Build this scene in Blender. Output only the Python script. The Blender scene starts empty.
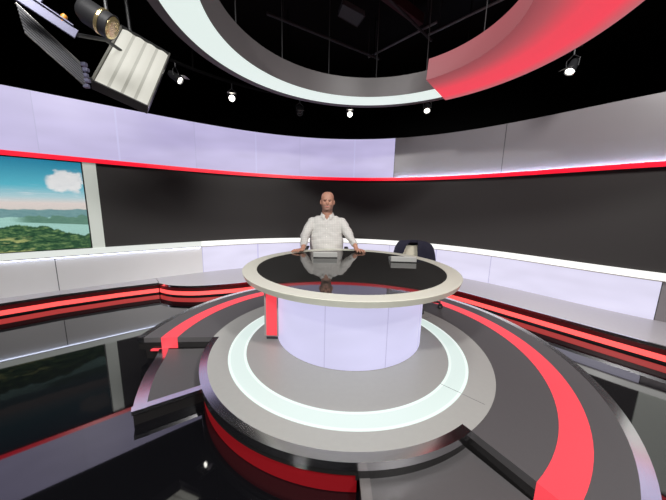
import bpy, bmesh, math, random
from mathutils import Vector, Matrix, noise
from math import sin, cos, pi, radians, hypot, atan2, sqrt

SC = bpy.context.scene
COL = SC.collection
random.seed(4)

# ------------------------------------------------------------------ camera
cam_d = bpy.data.cameras.new('camera'); cam = bpy.data.objects.new('camera', cam_d); COL.objects.link(cam)
cam_d.sensor_fit = 'HORIZONTAL'; cam_d.sensor_width = 36.0
cam_d.lens = 265.84 / 666.0 * 36.0
cam_d.clip_start = 0.05; cam_d.clip_end = 60
th, ro = radians(9.497), radians(1.300)
fw = Vector((0, cos(th), -sin(th))); up0 = Vector((0, sin(th), cos(th))); rt0 = Vector((1, 0, 0))
rt = cos(ro) * rt0 + sin(ro) * up0; up = -sin(ro) * rt0 + cos(ro) * up0
M = Matrix((rt, up, -fw)).transposed().to_4x4(); M.translation = Vector((0, 0, 1.2))
cam.matrix_world = M
SC.camera = cam

# ------------------------------------------------------------------ world, exposure
w = bpy.data.worlds.new('studio_dark'); SC.world = w; w.use_nodes = True
w.node_tree.nodes['Background'].inputs[0].default_value = (0.03, 0.03, 0.035, 1)
w.node_tree.nodes['Background'].inputs[1].default_value = 0.15
SC.view_settings.view_transform = 'Standard'; SC.view_settings.look = 'None'
SC.view_settings.gamma = 1.0; SC.view_settings.exposure = 0.0
SC.view_settings.use_curve_mapping = False

# ------------------------------------------------------------------ studio lamps
def lamp(name, loc, target, power, size, angle=75, color=(1, .985, .965), blend=.6):
    d = bpy.data.lights.new(name, 'SPOT'); d.energy = power; d.shadow_soft_size = size
    d.spot_size = radians(angle); d.spot_blend = blend; d.color = color
    o = bpy.data.objects.new(name, d); COL.objects.link(o); o.location = loc
    o.rotation_euler = (Vector(target) - Vector(loc)).to_track_quat('-Z', 'Y').to_euler()
    return o
lamp('key_lamp', (-1.7, -1.1, 3.3), (0.1, 2.4, 0.2), 600, .12, 80)
lamp('fill_lamp', (1.9, -1.1, 3.3), (0.1, 2.4, 0.2), 560, .12, 80)
lamp('top_lamp', (0.32, 2.0, 4.0), (0.2, 2.2, 0.0), 130, .30, 110)
lamp('back_lamp_left', (-1.6, 1.0, 3.9), (-3.2, 3.7, 0.4), 400, .5, 85)
lamp('back_lamp_right', (1.9, 1.2, 3.9), (3.0, 4.0, 1.0), 380, .5, 90)

# ------------------------------------------------------------------ materials
def mat(name, col=(.5, .5, .5), rough=.5, metal=0.0, emit=None, strength=1.0, spec=.5, bump=0, bscale=40, var=0, coat=0, ior=1.5):
    m = bpy.data.materials.new(name); m.use_nodes = True
    nt = m.node_tree; b = nt.nodes['Principled BSDF']
    b.inputs['Base Color'].default_value = (*col, 1); b.inputs['Roughness'].default_value = rough
    b.inputs['Metallic'].default_value = metal; b.inputs['Specular IOR Level'].default_value = spec
    b.inputs['IOR'].default_value = ior
    if coat: b.inputs['Coat Weight'].default_value = coat; b.inputs['Coat Roughness'].default_value = .05
    if emit: b.inputs['Emission Color'].default_value = (*emit, 1); b.inputs['Emission Strength'].default_value = strength
    tc = nt.nodes.new('ShaderNodeTexCoord')
    if var or bump:
        n = nt.nodes.new('ShaderNodeTexNoise'); n.inputs['Scale'].default_value = bscale; n.inputs['Detail'].default_value = 4
        nt.links.new(tc.outputs['Object'], n.inputs['Vector'])
        if var:
            mx = nt.nodes.new('ShaderNodeMix'); mx.data_type = 'RGBA'
            mx.inputs['A'].default_value = (*[c * (1 - var) for c in col], 1); mx.inputs['B'].default_value = (*[min(1, c * (1 + var)) for c in col], 1)
            nt.links.new(n.outputs['Fac'], mx.inputs['Factor']); nt.links.new(mx.outputs['Result'], b.inputs['Base Color'])
        if bump:
            bp = nt.nodes.new('ShaderNodeBump'); bp.inputs['Strength'].default_value = bump; bp.inputs['Distance'].default_value = .01
            nt.links.new(n.outputs['Fac'], bp.inputs['Height']); nt.links.new(bp.outputs['Normal'], b.inputs['Normal'])
    return m

def led_panel(name, col, strength, rough=.42, spec=.5):
    """backlit diffuser: soft blotchy emission as the real lightboxes have"""
    m = mat(name, (.10, .10, .11), rough, spec=spec, emit=col, strength=strength)
    nt = m.node_tree; b = nt.nodes['Principled BSDF']
    tc = nt.nodes.new('ShaderNodeTexCoord'); n = nt.nodes.new('ShaderNodeTexNoise'); n.inputs['Scale'].default_value = 1.6; n.inputs['Detail'].default_value = 1
    mp = nt.nodes.new('ShaderNodeMapping'); mp.inputs['Scale'].default_value = (1, 1, 3)
    nt.links.new(tc.outputs['Object'], mp.inputs['Vector']); nt.links.new(mp.outputs['Vector'], n.inputs['Vector'])
    r = nt.nodes.new('ShaderNodeMapRange'); r.inputs['From Min'].default_value = .3; r.inputs['From Max'].default_value = .7
    r.inputs['To Min'].default_value = strength * .93; r.inputs['To Max'].default_value = strength * 1.06
    nt.links.new(n.outputs['Fac'], r.inputs['Value']); nt.links.new(r.outputs['Result'], b.inputs['Emission Strength'])
    return m

MT = dict(
    floor=mat('gloss_black_floor', (.004, .004, .005), .03, spec=.5, ior=1.95),
    black=mat('black_drape', (.006, .006, .006), .95, spec=.1),
    ceil=mat('black_ceiling', (.007, .006, .006), .9, spec=.1),
    lilac=led_panel('lilac_led', (.60, .545, .85), .79),
    lilac2=led_panel('pale_lilac_led', (.74, .71, .90), .93),
    deskled=led_panel('desk_led', (.62, .60, .86), .93),
    grey_panel=mat('grey_panel', (.27, .25, .26), .35, var=.05, bscale=3),
    white_panel=mat('white_panel', (.74, .73, .73), .35, var=.03, bscale=3),
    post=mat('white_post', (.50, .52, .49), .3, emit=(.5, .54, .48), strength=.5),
    red_led=mat('red_led', (.4, .01, .02), .3, emit=(1.0, .006, .03), strength=.95),
    white_led=mat('white_led', (.3, .3, .3), .3, emit=(1.0, .99, .95), strength=1.0),
    dim_led=mat('dim_white_led', (.3, .3, .3), .3, emit=(.66, .70, .66), strength=.9),
    cold_led_low=mat('cold_led_low', (.8, .8, .8), .3, emit=(.72, .78, 1.0), strength=6),
    cold_led=mat('cold_led', (.8, .8, .8), .3, emit=(.55, .72, 1.0), strength=60),
    seam=mat('dark_seam', (.05, .05, .06), .5),
    screen=mat('led_wall_off', (.046, .043, .042), .6, spec=.2),
    bezel=mat('black_bezel', (.008, .008, .008), .4),
    deck=mat('dark_deck', (.078, .074, .076), .45, var=.06, bscale=60),
    stage=mat('stage_deck', (.52, .50, .53), .35, var=.04, bscale=30),
    grey_disc=mat('grey_disc', (.335, .335, .315), .35, var=.04, bscale=30),
    riser=mat('gloss_black_riser', (.016, .015, .015), .15),
    steel=mat('brushed_steel', (.80, .79, .82), .16, metal=1.0, var=.04, bscale=25),
    red_light=mat('red_lit_acrylic', (.25, .03, .035), .35, emit=(1.0, .060, .085), strength=.86),
    red_glow=mat('red_under_glow', (.3, .01, .01), .4, emit=(.75, .004, .012), strength=.45),
    riser_glow=mat('riser_painted_spill', (.02, .006, .006), .3, emit=(.75, .004, .02), strength=.055),
    dim_glow=mat('red_skirting_glow', (.12, .005, .008), .8, spec=.1, emit=(.75, .004, .012), strength=.15),
    pink_led=mat('pink_led_tube', (.6, .1, .1), .35, emit=(1.0, .075, .068), strength=1.25),
    ring_led=mat('ring_led', (.16, .17, .165), .35, emit=(.62, .74, .70), strength=.97),
    rim=mat('desk_rim', (.60, .60, .515), .3, var=.03, bscale=20),
    glass=mat('black_glass', (.020, .020, .019), .03, spec=.75),
    dull_trim=mat('dull_grey_trim', (.13, .12, .118), .4),
    fin_frame=mat('fin_frame', (.40, .38, .37), .35),
    ring_edge=mat('ring_edge_led', (.16, .17, .165), .35, emit=(.76, .86, .82), strength=.98),
    ceil_ring=mat('ceiling_ring_grey', (.088, .080, .082), .45, var=.05, bscale=10),
    ceil_led=mat('ceiling_ring_led', (.2, .2, .2), .35, emit=(.70, .80, .76), strength=1.03),
    canopy=mat('red_lit_canopy', (.62, .40, .42), .4),
    rod=mat('dark_metal', (.022, .022, .024), .7),
    pipe=mat('grey_pipe', (.16, .16, .16), .45, metal=.5),
    beam=mat('maroon_beam', (.05, .010, .012), .6),
    lens=mat('lamp_lens', (.9, .9, .9), .2, emit=(1, .97, .88), strength=9),
    lampbody=mat('lamp_body', (.02, .02, .022), .45),
    softgrey=mat('grey_lamp_panel', (.06, .066, .066), .6),
    tube=mat('fluorescent_tube', (.2, .2, .19), .4, emit=(1.0, .98, .86), strength=.56),
    tubegap=mat('tube_reflector', (.2, .2, .19), .35, emit=(1.0, .98, .84), strength=.34),
    flap=mat('ribbed_flap', (.055, .055, .065), .45),
    bracket=mat('blue_grey_bracket', (.16, .16, .24), .4, metal=.3),
    orange=mat('orange_knob', (.75, .30, .04), .4),
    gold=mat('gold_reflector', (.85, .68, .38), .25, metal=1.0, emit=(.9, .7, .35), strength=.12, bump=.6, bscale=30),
    skin=mat('skin', (.44, .22, .15), .5, var=.08, bscale=30),
    stubble=mat('stubble', (.27, .145, .105), .6),
    lips=mat('lips', (.40, .14, .11), .45),
    brow=mat('brow', (.06, .035, .025), .7),
    eyewhite=mat('eye_white', (.32, .27, .24), .3),
    iris=mat('iris', (.03, .018, .01), .2),
    trousers=mat('dark_trousers', (.012, .013, .02), .8),
    shoe=mat('black_shoe', (.01, .01, .01), .35),
    chairblack=mat('black_chair', (.012, .012, .014), .5),
    cream=mat('cream_mesh', (.62, .58, .46), .7, bump=.4, bscale=120),
    chrome=mat('chrome', (.7, .7, .7), .15, metal=1.0),
    navy=mat('navy_cloth', (.006, .006, .020), .85, bump=.5, bscale=60),
    monitor=mat('monitor_shell', (.40, .40, .385), .35),
    dark_glass=mat('monitor_screen', (.01, .01, .012), .08),
    button=mat('shirt_button', (.8, .78, .74), .4),
)
# shirt: white cloth with a fine grey check
def shirt_mat():
    m = mat('white_checked_cotton', (.70, .67, .62), .8, spec=.2)
    nt = m.node_tree; b = nt.nodes['Principled BSDF']; tc = nt.nodes.new('ShaderNodeTexCoord')
    outs = []
    for ax in ('X', 'Z'):
        wv = nt.nodes.new('ShaderNodeTexWave'); wv.bands_direction = ax; wv.inputs['Scale'].default_value = 14
        nt.links.new(tc.outputs['Object'], wv.inputs['Vector'])
        p = nt.nodes.new('ShaderNodeMath'); p.operation = 'POWER'; p.inputs[1].default_value = 8
        nt.links.new(wv.outputs['Fac'], p.inputs[0]); outs.append(p)
    mx = nt.nodes.new('ShaderNodeMath'); mx.operation = 'MAXIMUM'
    nt.links.new(outs[0].outputs[0], mx.inputs[0]); nt.links.new(outs[1].outputs[0], mx.inputs[1])
    c = nt.nodes.new('ShaderNodeMix'); c.data_type = 'RGBA'
    c.inputs['A'].default_value = (.57, .555, .525, 1); c.inputs['B'].default_value = (.45, .44, .425, 1)
    nt.links.new(mx.outputs[0], c.inputs['Factor']); nt.links.new(c.outputs['Result'], b.inputs['Base Color'])
    return m
MT['shirt'] = shirt_mat()

# ------------------------------------------------------------------ mesh helpers
class MB:
    def __init__(s): s.v = []; s.f = []; s.uv = {}
    def add(s, vs, fs):
        o = len(s.v); s.v += [tuple(x) for x in vs]; s.f += [tuple(i + o for i in f) for f in fs]; return o
    def grid(s, rows, closed=False, cap=False):
        n = len(rows[0]); o = len(s.v)
        for r in rows: s.v += [tuple(x) for x in r]
        for i in range(len(rows) - 1):
            for j in range(n if closed else n - 1):
                a = o + i * n + j; b = o + i * n + (j + 1) % n
                s.f.append((a, b, b + n, a + n))
        if cap:
            s.f.append(tuple(o + j for j in range(n))[::-1]); s.f.append(tuple(o + (len(rows) - 1) * n + j for j in range(n)))
        return s
    def box(s, c, size, R=None):
        vs = []
        for x in (-.5, .5):
            for y in (-.5, .5):
                for z in (-.5, .5):
                    p = Vector((x * size[0], y * size[1], z * size[2]))
                    if R is not None: p = R @ p
                    vs.append(p + Vector(c))
        s.add(vs, [(0, 1, 3, 2), (4, 6, 7, 5), (0, 4, 5, 1), (2, 3, 7, 6), (0, 2, 6, 4), (1, 5, 7, 3)]); return s
    def tube(s, pts, r, n=10, cap=True):
        pts = [Vector(p) for p in pts]; rs = r if isinstance(r, (list, tuple)) else [r] * len(pts)
        rows = []; prev = None
        for i, p in enumerate(pts):
            d = (pts[min(i + 1, len(pts) - 1)] - pts[max(i - 1, 0)]).normalized()
            if prev is None: u = d.orthogonal().normalized()
            else: u = (prev - d * prev.dot(d)).normalized()
            prev = u; v = d.cross(u)
            rows.append([p + (u * cos(2 * pi * k / n) + v * sin(2 * pi * k / n)) * rs[i] for k in range(n)])
        s.grid(rows, closed=True, cap=cap); return s
    def lathe(s, prof, c=(0, 0), n=48, z0=0):
        rows = [[(c[0] + r * cos(2 * pi * k / n), c[1] + r * sin(2 * pi * k / n), z + z0) for k in range(n)] for r, z in prof]
        s.grid(rows, closed=True); return s
    def ell(s, c, rad, n=16, m=10, R=None):
        rows = []
        for i in range(m + 1):
            t = pi * i / m; row = []
            for k in range(n):
                p = Vector((rad[0] * max(sin(t), 1e-3) * cos(2 * pi * k / n), rad[1] * max(sin(t), 1e-3) * sin(2 * pi * k / n), -rad[2] * cos(t)))
                if R is not None: p = R @ p
                row.append(p + Vector(c))
            rows.append(row)
        s.grid(rows, closed=True, cap=True); return s
    def prism(s, poly, z0, z1):
        n = len(poly)
        s.add([(x, y, z0) for x, y in poly] + [(x, y, z1) for x, y in poly],
              [tuple(range(n))[::-1], tuple(range(n, 2 * n))] + [(i, (i + 1) % n, n + (i + 1) % n, n + i) for i in range(n)]); return s
    def build(s, name, m, parent=None, smooth=None, bevel=0):
        me = bpy.data.meshes.new(name)
        org = Vector(parent_loc(parent)) if parent else Vector((0, 0, 0))
        vs = [tuple(Vector(v) - org) for v in s.v]
        me.from_pydata(vs, [], s.f); me.update()
        bm = bmesh.new(); bm.from_mesh(me); bmesh.ops.recalc_face_normals(bm, faces=bm.faces); bm.to_mesh(me); bm.free()
        me.materials.append(m if not isinstance(m, str) else MT[m])
        o = bpy.data.objects.new(name, me); COL.objects.link(o)
        if parent: o.parent = parent
        if smooth is not None:
            me.polygons.foreach_set('use_smooth', [True] * len(me.polygons))
            me.set_sharp_from_angle(angle=radians(smooth))
        if bevel:
            b = o.modifiers.new('bevel', 'BEVEL'); b.width = bevel; b.segments = 2; b.limit_method = 'ANGLE'; b.angle_limit = radians(40)
        return o

WORLD_LOC = {}
def parent_loc(o):
    return WORLD_LOC.get(o.name, (0, 0, 0))
def thing(name, loc, label, cat, group=None):
    o = bpy.data.objects.new(name, None); COL.objects.link(o); o.location = loc; o.empty_display_size = .1
    WORLD_LOC[o.name] = tuple(loc); tag(o, label, cat, group); return o
def tag(o, label, cat, group=None):
    o['label'] = label; o['category'] = cat
    if group: o['group'] = group
    return o
def child_of_part(o, part):       # a sub-part whose mesh was written in the same space as its part's
    o.parent = part; return o
def structure(o): o['kind'] = 'structure'; return o
def sub(mb, name, m, part, root, **k):
    """sub-part: same coordinates as its part (parts sit at the thing's origin)"""
    WORLD_LOC.setdefault(part.name, parent_loc(root))
    return mb.build(name, m, part, **k)

# ------------------------------------------------------------------ set plan
CF = [5.51716, 0.22001, -2.03815, -1.06773, 1.84938, 0.64304, -0.26789]
def _wp(az):
    r = sum(c * az ** k for k, c in enumerate(CF)); return Vector((r * sin(az), r * cos(az)))
AMAX = radians(53)
def wall_pt(deg, off=0.0):
    """plan point of the curved set wall; deg = bearing, beyond +-53 a straight run measured in 'degrees' of 9 cm; off = towards the desk"""
    a = radians(deg)
    if abs(a) <= AMAX:
        p = _wp(a); t = (_wp(a + 1e-3) - _wp(a - 1e-3)).normalized()
    else:
        s = 1 if a > 0 else -1
        t = (_wp(s * AMAX) - _wp(s * (AMAX - .06))).normalized()
        p = _wp(s * AMAX) + t * (abs(deg) - 53) * .09
        t = t * s
    n = Vector((t.y, -t.x))
    return p + n * off
def arc(a, b, step=1.0):
    n = max(1, int(abs(b - a) / step)); return [a + (b - a) * i / n for i in range(n + 1)]
def slab(mb, a, b, z0, z1, d_front, d_back, step=1.0):
    rows = []
    for t in arc(a, b, step):
        f = wall_pt(t, d_front); k = wall_pt(t, d_back)
        rows.append([(f.x, f.y, z0), (f.x, f.y, z1), (k.x, k.y, z1), (k.x, k.y, z0)])
    mb.grid(rows, closed=True, cap=True); return mb
def wall_base(a, z):
    p = wall_pt(a); return (p.x, p.y, z)
ZF = -0.20
Z_T, Z_R1, Z_R0, Z_B, Z_L, Z_S = 2.49, 1.758, 1.700, 0.526, 0.446, -0.025
LEFT_END, RIGHT_END = -74, 80

# ------------------------------------------------------------------ room shell
def shell(name, c, size, m): return structure(MB().box(c, size).build(name, m))
shell('floor', (0, 1.8, ZF - .05), (14, 10.4, .1), 'floor')
shell('ceiling', (0, 1.8, 4.35), (14, 10.4, .1), 'ceil')
shell('wall_back', (0, 6.95, 2.05), (14, .1, 4.5), 'black')
shell('wall_front', (0, -3.35, 2.05), (14, .1, 4.5), 'black')
shell('wall_left', (-6.95, 1.8, 2.05), (.1, 10.4, 4.5), 'black')
shell('wall_right', (6.95, 1.8, 2.05), (.1, 10.4, 4.5), 'black')
# red light band and white light ledge that run along the whole set wall
structure(slab(MB(), LEFT_END, RIGHT_END, Z_R0, Z_R1, .042, .036).build('trim_1', 'red_led', smooth=30))
structure(slab(MB(), LEFT_END, RIGHT_END, Z_R0, Z_R0 + .02, .036, -.05).build('trim_6', 'seam', smooth=30))
structure(slab(MB(), -26.6, RIGHT_END, Z_L, Z_B, .025, -.05).build('trim_2', 'white_led', smooth=30))
structure(slab(MB(), LEFT_END, -26.6, Z_L, Z_B, .025, -.05).build('trim_5', 'dim_led', smooth=30))
structure(slab(MB(), LEFT_END, RIGHT_END, Z_L - .012, Z_L, .028, -.05).build('trim_3', 'fin_frame', smooth=30))
# cold light strip lying in the channel behind the red band, washing up the grey panels
structure(slab(MB(), 12.6, 70, Z_R0 + .025, Z_R0 + .031, .034, .020).build('trim_4', 'cold_led'))

# the same kind of strip under the ledge, above the pale lower panels
structure(slab(MB(), LEFT_END, -26.8, Z_L - .018, Z_L - .0125, .022, .008).build('trim_7', 'cold_led_low'))

# ------------------------------------------------------------------ wall panels
def wall_panel(name, a, b, z0, z1, m, label, cat, mid=None, group=None):
    t = thing(name, wall_base((a + b) / 2, z0), label, cat, group)
    g = .004
    slab(MB(), a + g, b - g, z0, z1, 0, -.04, .8).build('face', m, t, smooth=30)
    slab(MB(), a + g * .2, b - g * .2, z0 + .002, z1, -.042, -.09, .8).build('backing_box', 'seam', t)
    slab(MB(), a - .045, a + .045, z0 + .002, z1 - .002, .0015, -.001, .2).build('seam_strip', 'seam_lit' if 'light' in name else 'seam', t)
    if mid is not None:      # the shallow joint halfway along a lightbox
        slab(MB(), mid - .12, mid + .12, z0 + .004, z1 - .004, .0015, -.001, .2).build('joint_strip', 'grey_joint', t)
    return t
MT['grey_joint'] = mat('joint_strip', (.1, .1, .11), .4, emit=(.55, .52, .79), strength=.92)
MT['seam_lit'] = mat('seam_strip', (.08, .08, .09), .4, emit=(.50, .47, .72), strength=.82)
wall_panel('light_panel', -72, -46.85, Z_R1, Z_T, 'lilac', 'long lilac backlit panel at the far left, above the landscape screen', 'light panel', -60)
wall_panel('light_panel', -46.85, -26.68, Z_R1, Z_T, 'lilac', 'lilac backlit panel above the white post and the left end of the dark screen', 'light panel', -37.9)
wall_panel('light_panel', -26.68, -7.22, Z_R1, Z_T, 'lilac', 'lilac backlit upper panel, second to the left from the grey panels', 'light panel', -15.9)
wall_panel('light_panel', -7.22, 12.1, Z_R1, Z_T, 'lilac', 'lilac backlit upper panel above the seated man, ending at the grey panels', 'light panel', 4.0)
wall_panel('grey_wall_panel', 12.1, 31.1, Z_R1, Z_T, 'grey_panel', 'unlit grey upper wall panel right beside the last lilac panel', 'wall panel')
wall_panel('grey_wall_panel', 31.1, 52.1, Z_R1, Z_T, 'grey_panel', 'unlit grey upper wall panel at the right edge of the photo', 'wall panel')
wall_panel('light_panel', 52.1, 74, Z_R1, Z_T, 'lilac', 'lilac upper panel at the far right, seen mirrored in the platform trim', 'light panel')
wall_panel('white_wall_panel', -72, -46.95, Z_S, Z_L - .012, 'white_panel', 'unlit pale lower panel under the landscape screen, at the left edge', 'wall panel')
wall_panel('white_wall_panel', -46.95, -26.55, Z_S, Z_L - .012, 'white_panel', 'unlit pale lower panel between the landscape screen and the lilac lower panels', 'wall panel')
wall_panel('light_panel', -26.55, -7.2, Z_S, Z_L - .012, 'lilac2', 'lilac lower panel on the left, ending behind the left side of the desk', 'light panel', -16)
wall_panel('light_panel', -7.2, 12.1, Z_S, Z_L - .012, 'lilac2', 'lilac lower panel directly behind the seated man', 'light panel')
wall_panel('light_panel', 12.1, 31.2, Z_S, Z_L - .012, 'lilac2', 'lilac lower panel right of the chair with the jacket', 'light panel', 21.5)
wall_panel('light_panel', 31.2, 52.0, Z_S, Z_L - .012, 'lilac2', 'long lilac lower panel at the right, ending beside the grey panel at the edge', 'light panel')
wall_panel('grey_wall_panel', 52.0, 74, Z_S, Z_L - .012, 'grey_panel', 'grey lower wall panel just showing at the right edge', 'wall panel')

# the big curved LED wall
t = thing('video_wall', wall_base(5, Z_B), 'wide curved black video screen, switched off, behind the desk', 'screen')
slab(MB(), -40.95, 52.1, Z_B + .004, Z_R0 - .004, -.012, -.05, .8).build('screen', 'screen', t, smooth=30)
slab(MB(), -40.9, 52.05, Z_B + .004, Z_R0 - .004, -.052, -.11, 1).build('backing_box', 'bezel', t)
# white posts at both its ends
t = tag(slab(MB(), -42.55, -41.0, Z_B + .003, Z_R0 - .003, .004, -.05, .4).build('divider_post', 'post', smooth=30),
        'narrow white upright panel between the landscape screen and the black screen', 'panel')
t = tag(slab(MB(), 52.2, 74, Z_B + .003, Z_R0 - .003, .004, -.05, 1).build('white_side_panel', 'post', smooth=30),
        'white panel past the right end of the black screen, mirrored in the floor', 'panel')

# ---- landscape screen
def lake_mat():
    m = bpy.data.materials.new('landscape_picture'); m.use_nodes = True; nt = m.node_tree; N = nt.nodes; L = nt.links
    b = N['Principled BSDF']; b.inputs['Base Color'].default_value = (.01, .01, .01, 1); b.inputs['Roughness'].default_value = .3
    uv = N.new('ShaderNodeUVMap'); sep = N.new('ShaderNodeSeparateXYZ'); L.new(uv.outputs['UV'], sep.inputs[0])
    U, V = sep.outputs[0], sep.outputs[1]
    def math_(op, a, c=None, d=None):
        n = N.new('ShaderNodeMath'); n.operation = op
        for i, x in enumerate((a, c, d)):
            if x is None: continue
            if isinstance(x, (int, float)): n.inputs[i].default_value = x
            else: L.new(x, n.inputs[i])
        return n.outputs[0]
    def noise_(sx, sy, scale, detail=5, off=0, rough=.6):
        mp = N.new('ShaderNodeMapping'); mp.inputs['Scale'].default_value = (sx, sy, 1); mp.inputs['Location'].default_value = (off, off * .7, 0)
        L.new(uv.outputs['UV'], mp.inputs['Vector']); n = N.new('ShaderNodeTexNoise'); n.inputs['Scale'].default_value = scale
        n.inputs['Detail'].default_value = detail; n.inputs['Roughness'].default_value = rough; L.new(mp.outputs['Vector'], n.inputs['Vector']); return n.outputs['Fac']
    def ramp(f, stops, mode='LINEAR'):
        r = N.new('ShaderNodeValToRGB'); r.color_ramp.interpolation = mode; e = r.color_ramp.elements
        while len(e) < len(stops): e.new(.5)
        for k, (p, c) in enumerate(stops): e[k].position = p; e[k].color = (*c, 1)
        L.new(f, r.inputs[0]); return r.outputs[0]
    def mix(f, a, c):
        n = N.new('ShaderNodeMix'); n.data_type = 'RGBA'; L.new(f, n.inputs['Factor'])
        for k, x in (('A', a), ('B', c)):
            if isinstance(x, tuple): n.inputs[k].default_value = (*x, 1)
            else: L.new(x, n.inputs[k])
        return n.outputs['Result']
    def step(x, e0, e1):
        n = N.new('ShaderNodeMapRange'); n.interpolation_type = 'SMOOTHSTEP'; L.new(x, n.inputs['Value'])
        for i, q in (('From Min', e0), ('From Max', e1)):
            if isinstance(q, (int, float)): n.inputs[i].default_value = q
            else: L.new(q, n.inputs[i])
        return n.outputs['Result']
    sky = ramp(V, [(.40, (.56, .52, .48)), (.53, (.62, .55, .52)), (.60, (.36, .52, .56)), (.72, (.09, .40, .50)), (1.0, (.018, .20, .33))])
    # cloud near the upper right corner, thin streaks under it
    dx = math_('DIVIDE', math_('SUBTRACT', U, .912), .105); dy = math_('DIVIDE', math_('SUBTRACT', V, .77), .15)
    d = math_('SQRT', math_('ADD', math_('MULTIPLY', dx, dx), math_('MULTIPLY', dy, dy)))
    d = math_('ADD', d, math_('MULTIPLY', math_('SUBTRACT', noise_(4, 3, 3.2, 6), .5), 1.3))
    cl = math_('SUBTRACT', 1.0, step(d, .72, 1.0))
    cloudc = mix(noise_(4, 3, 6, 5, 2), (.50, .53, .56), (.82, .80, .78))
    c = mix(cl, sky, cloudc)
    st = step(noise_(1.2, 9, 3, 4, 5), .57, .68); st = math_('MULTIPLY', st, math_('MULTIPLY', step(V, .50, .58), math_('SUBTRACT', 1.0, step(V, .66, .76))))
    c = mix(math_('MULTIPLY', st, .5), c, (.62, .64, .66))
    # far hills
    ridge = math_('ADD', .425, math_('MULTIPLY', noise_(4, 0, 3.0, 5, 1), .07))
    hill = math_('SUBTRACT', 1.0, step(V, math_('SUBTRACT', ridge, .006), math_('ADD', ridge, .008)))
    hc = mix(noise_(6, 12, 4, 5), (.08, .20, .22), (.22, .36, .36)); c = mix(hill, c, hc)
    # lake
    shore = math_('ADD', .345, math_('MULTIPLY', noise_(4, 0, 2.4, 4, 8), .05))
    lake = math_('SUBTRACT', 1.0, step(V, math_('SUBTRACT', shore, .004), math_('ADD', shore, .004)))
    c = mix(lake, c, mix(noise_(2, 14, 4, 2), (.28, .50, .45), (.38, .62, .55)))
    # wooded spit across the water
    top = math_('ADD', .315, math_('MULTIPLY', noise_(5, 0, 3, 5, 3), .14))
    isl = math_('SUBTRACT', 1.0, step(V, math_('SUBTRACT', top, .006), math_('ADD', top, .006)))
    isl = math_('MULTIPLY', isl, step(math_('SUBTRACT', V, math_('MULTIPLY', math_('SUBTRACT', .80, U), .12)), .300, .308))
    isl = math_('MULTIPLY', isl, step(U, .62, .72)); c = mix(isl, c, mix(noise_(6, 12, 5, 6, 4), (.05, .14, .11), (.16, .30, .22)))
    # near woods and meadow
    fall = math_('MULTIPLY', step(U, .77, .93), -.11)
    tree = math_('ADD', math_('ADD', .215, fall), math_('MULTIPLY', noise_(4, 0, 4.0, 6, 11), .13))
    near = math_('SUBTRACT', 1.0, step(V, math_('SUBTRACT', tree, .008), math_('ADD', tree, .008)))
    g = ramp(noise_(5, 7, 4.2, 8, 6, .68), [(.36, (.010, .040, .024)), (.50, (.035, .10, .045)), (.59, (.12, .21, .08)), (.75, (.30, .38, .18))])
    mead = math_('MULTIPLY', step(noise_(3, 6, 2.4, 4, 23), .50, .58), math_('SUBTRACT', 1.0, step(V, .13, .19)))
    mead = math_('MULTIPLY', mead, math_('SUBTRACT', 1.0, step(U, .66, .80)))
    g = mix(mead, g, mix(noise_(8, 16, 5, 6, 9), (.14, .22, .05), (.58, .58, .26))); c = mix(near, c, g)
    L.new(c, b.inputs['Emission Color']); b.inputs['Emission Strength'].default_value = 1.18
    return m
A0, A1 = -69.0, -42.72
t = thing('landscape_screen', wall_base(-50, Z_B), 'lit video screen on the left showing a lake, green hills and blue sky', 'screen')
slab(MB(), A0, -42.6, Z_B + .004, Z_R0 - .004, .0, -.05, 1).build('bezel', 'bezel', t)
mb = MB(); st = arc(A0 + .1, A1, .5)
mb.grid([[(*wall_pt(a, .003), Z_B + .014), (*wall_pt(a, .003), Z_R0 - .012)] for a in st])
pic = mb.build('picture', lake_mat(), t)
fin = MB(); nf = 150  # added fins, no part of the screen: they block its floor reflection
for k in range(nf):
    z = Z_B + .016 + (Z_R0 - Z_B - .030) * k / (nf - 1)
    slab(fin, A0 + .1, A1, z - .00018, z + .00018, .0175, .0035, 6)
fo = fin.build('added_blocker_fins', 'bezel', t); fo['label'] = 'added thin black fins that keep the picture out of the floor reflection'
uvl = pic.data.uv_layers.new(name='UVMap')
acc = [0.0]
for a, b in zip(st, st[1:]): acc.append(acc[-1] + (wall_pt(b) - wall_pt(a)).length)
for poly in pic.data.polygons:
    for li in poly.loop_indices:
        vi = pic.data.loops[li].vertex_index
        uvl.data[li].uv = (1 - (acc[-1] - acc[vi // 2]) / 1.9, vi % 2)      # u = 1 at the right end

# ------------------------------------------------------------------ rear stage along the wall
def catmull(pts, n=8):
    out = []
    for i in range(len(pts) - 1):
        p0, p1, p2, p3 = (Vector(pts[max(0, min(len(pts) - 1, i + k))]) for k in (-1, 0, 1, 2))
        for j in range(n):
            u = j / n; out.append(.5 * ((2 * p1) + (p2 - p0) * u + (2 * p0 - 5 * p1 + 4 * p2 - p3) * u * u + (3 * p1 - p0 - 3 * p2 + p3) * u ** 3))
    out.append(Vector(pts[-1])); return out
LEFT_FRONT = [(-5.0, 1.90), (-4.40, 2.49), (-3.90, 2.965), (-3.57, 3.285), (-3.05, 3.672), (-2.66, 3.915)]
MID = [(-2.66, 3.915), (-2.41, 3.815), (-2.1, 3.80), (-1.82, 3.868), (-1.40, 4.035)]
MID += [(.135 + 2.36 * cos(radians(a)), 2.25 + 2.36 * sin(radians(a))) for a in (118, 104, 90, 76, 62, 50)]
MID += [(1.922, 3.821), (2.364, 3.253), (2.741, 2.767), (3.054, 2.375), (3.5, 1.83), (4.1, 1.12)]
def bearing(p): return math.degrees(atan2(p[0], p[1]))
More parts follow.
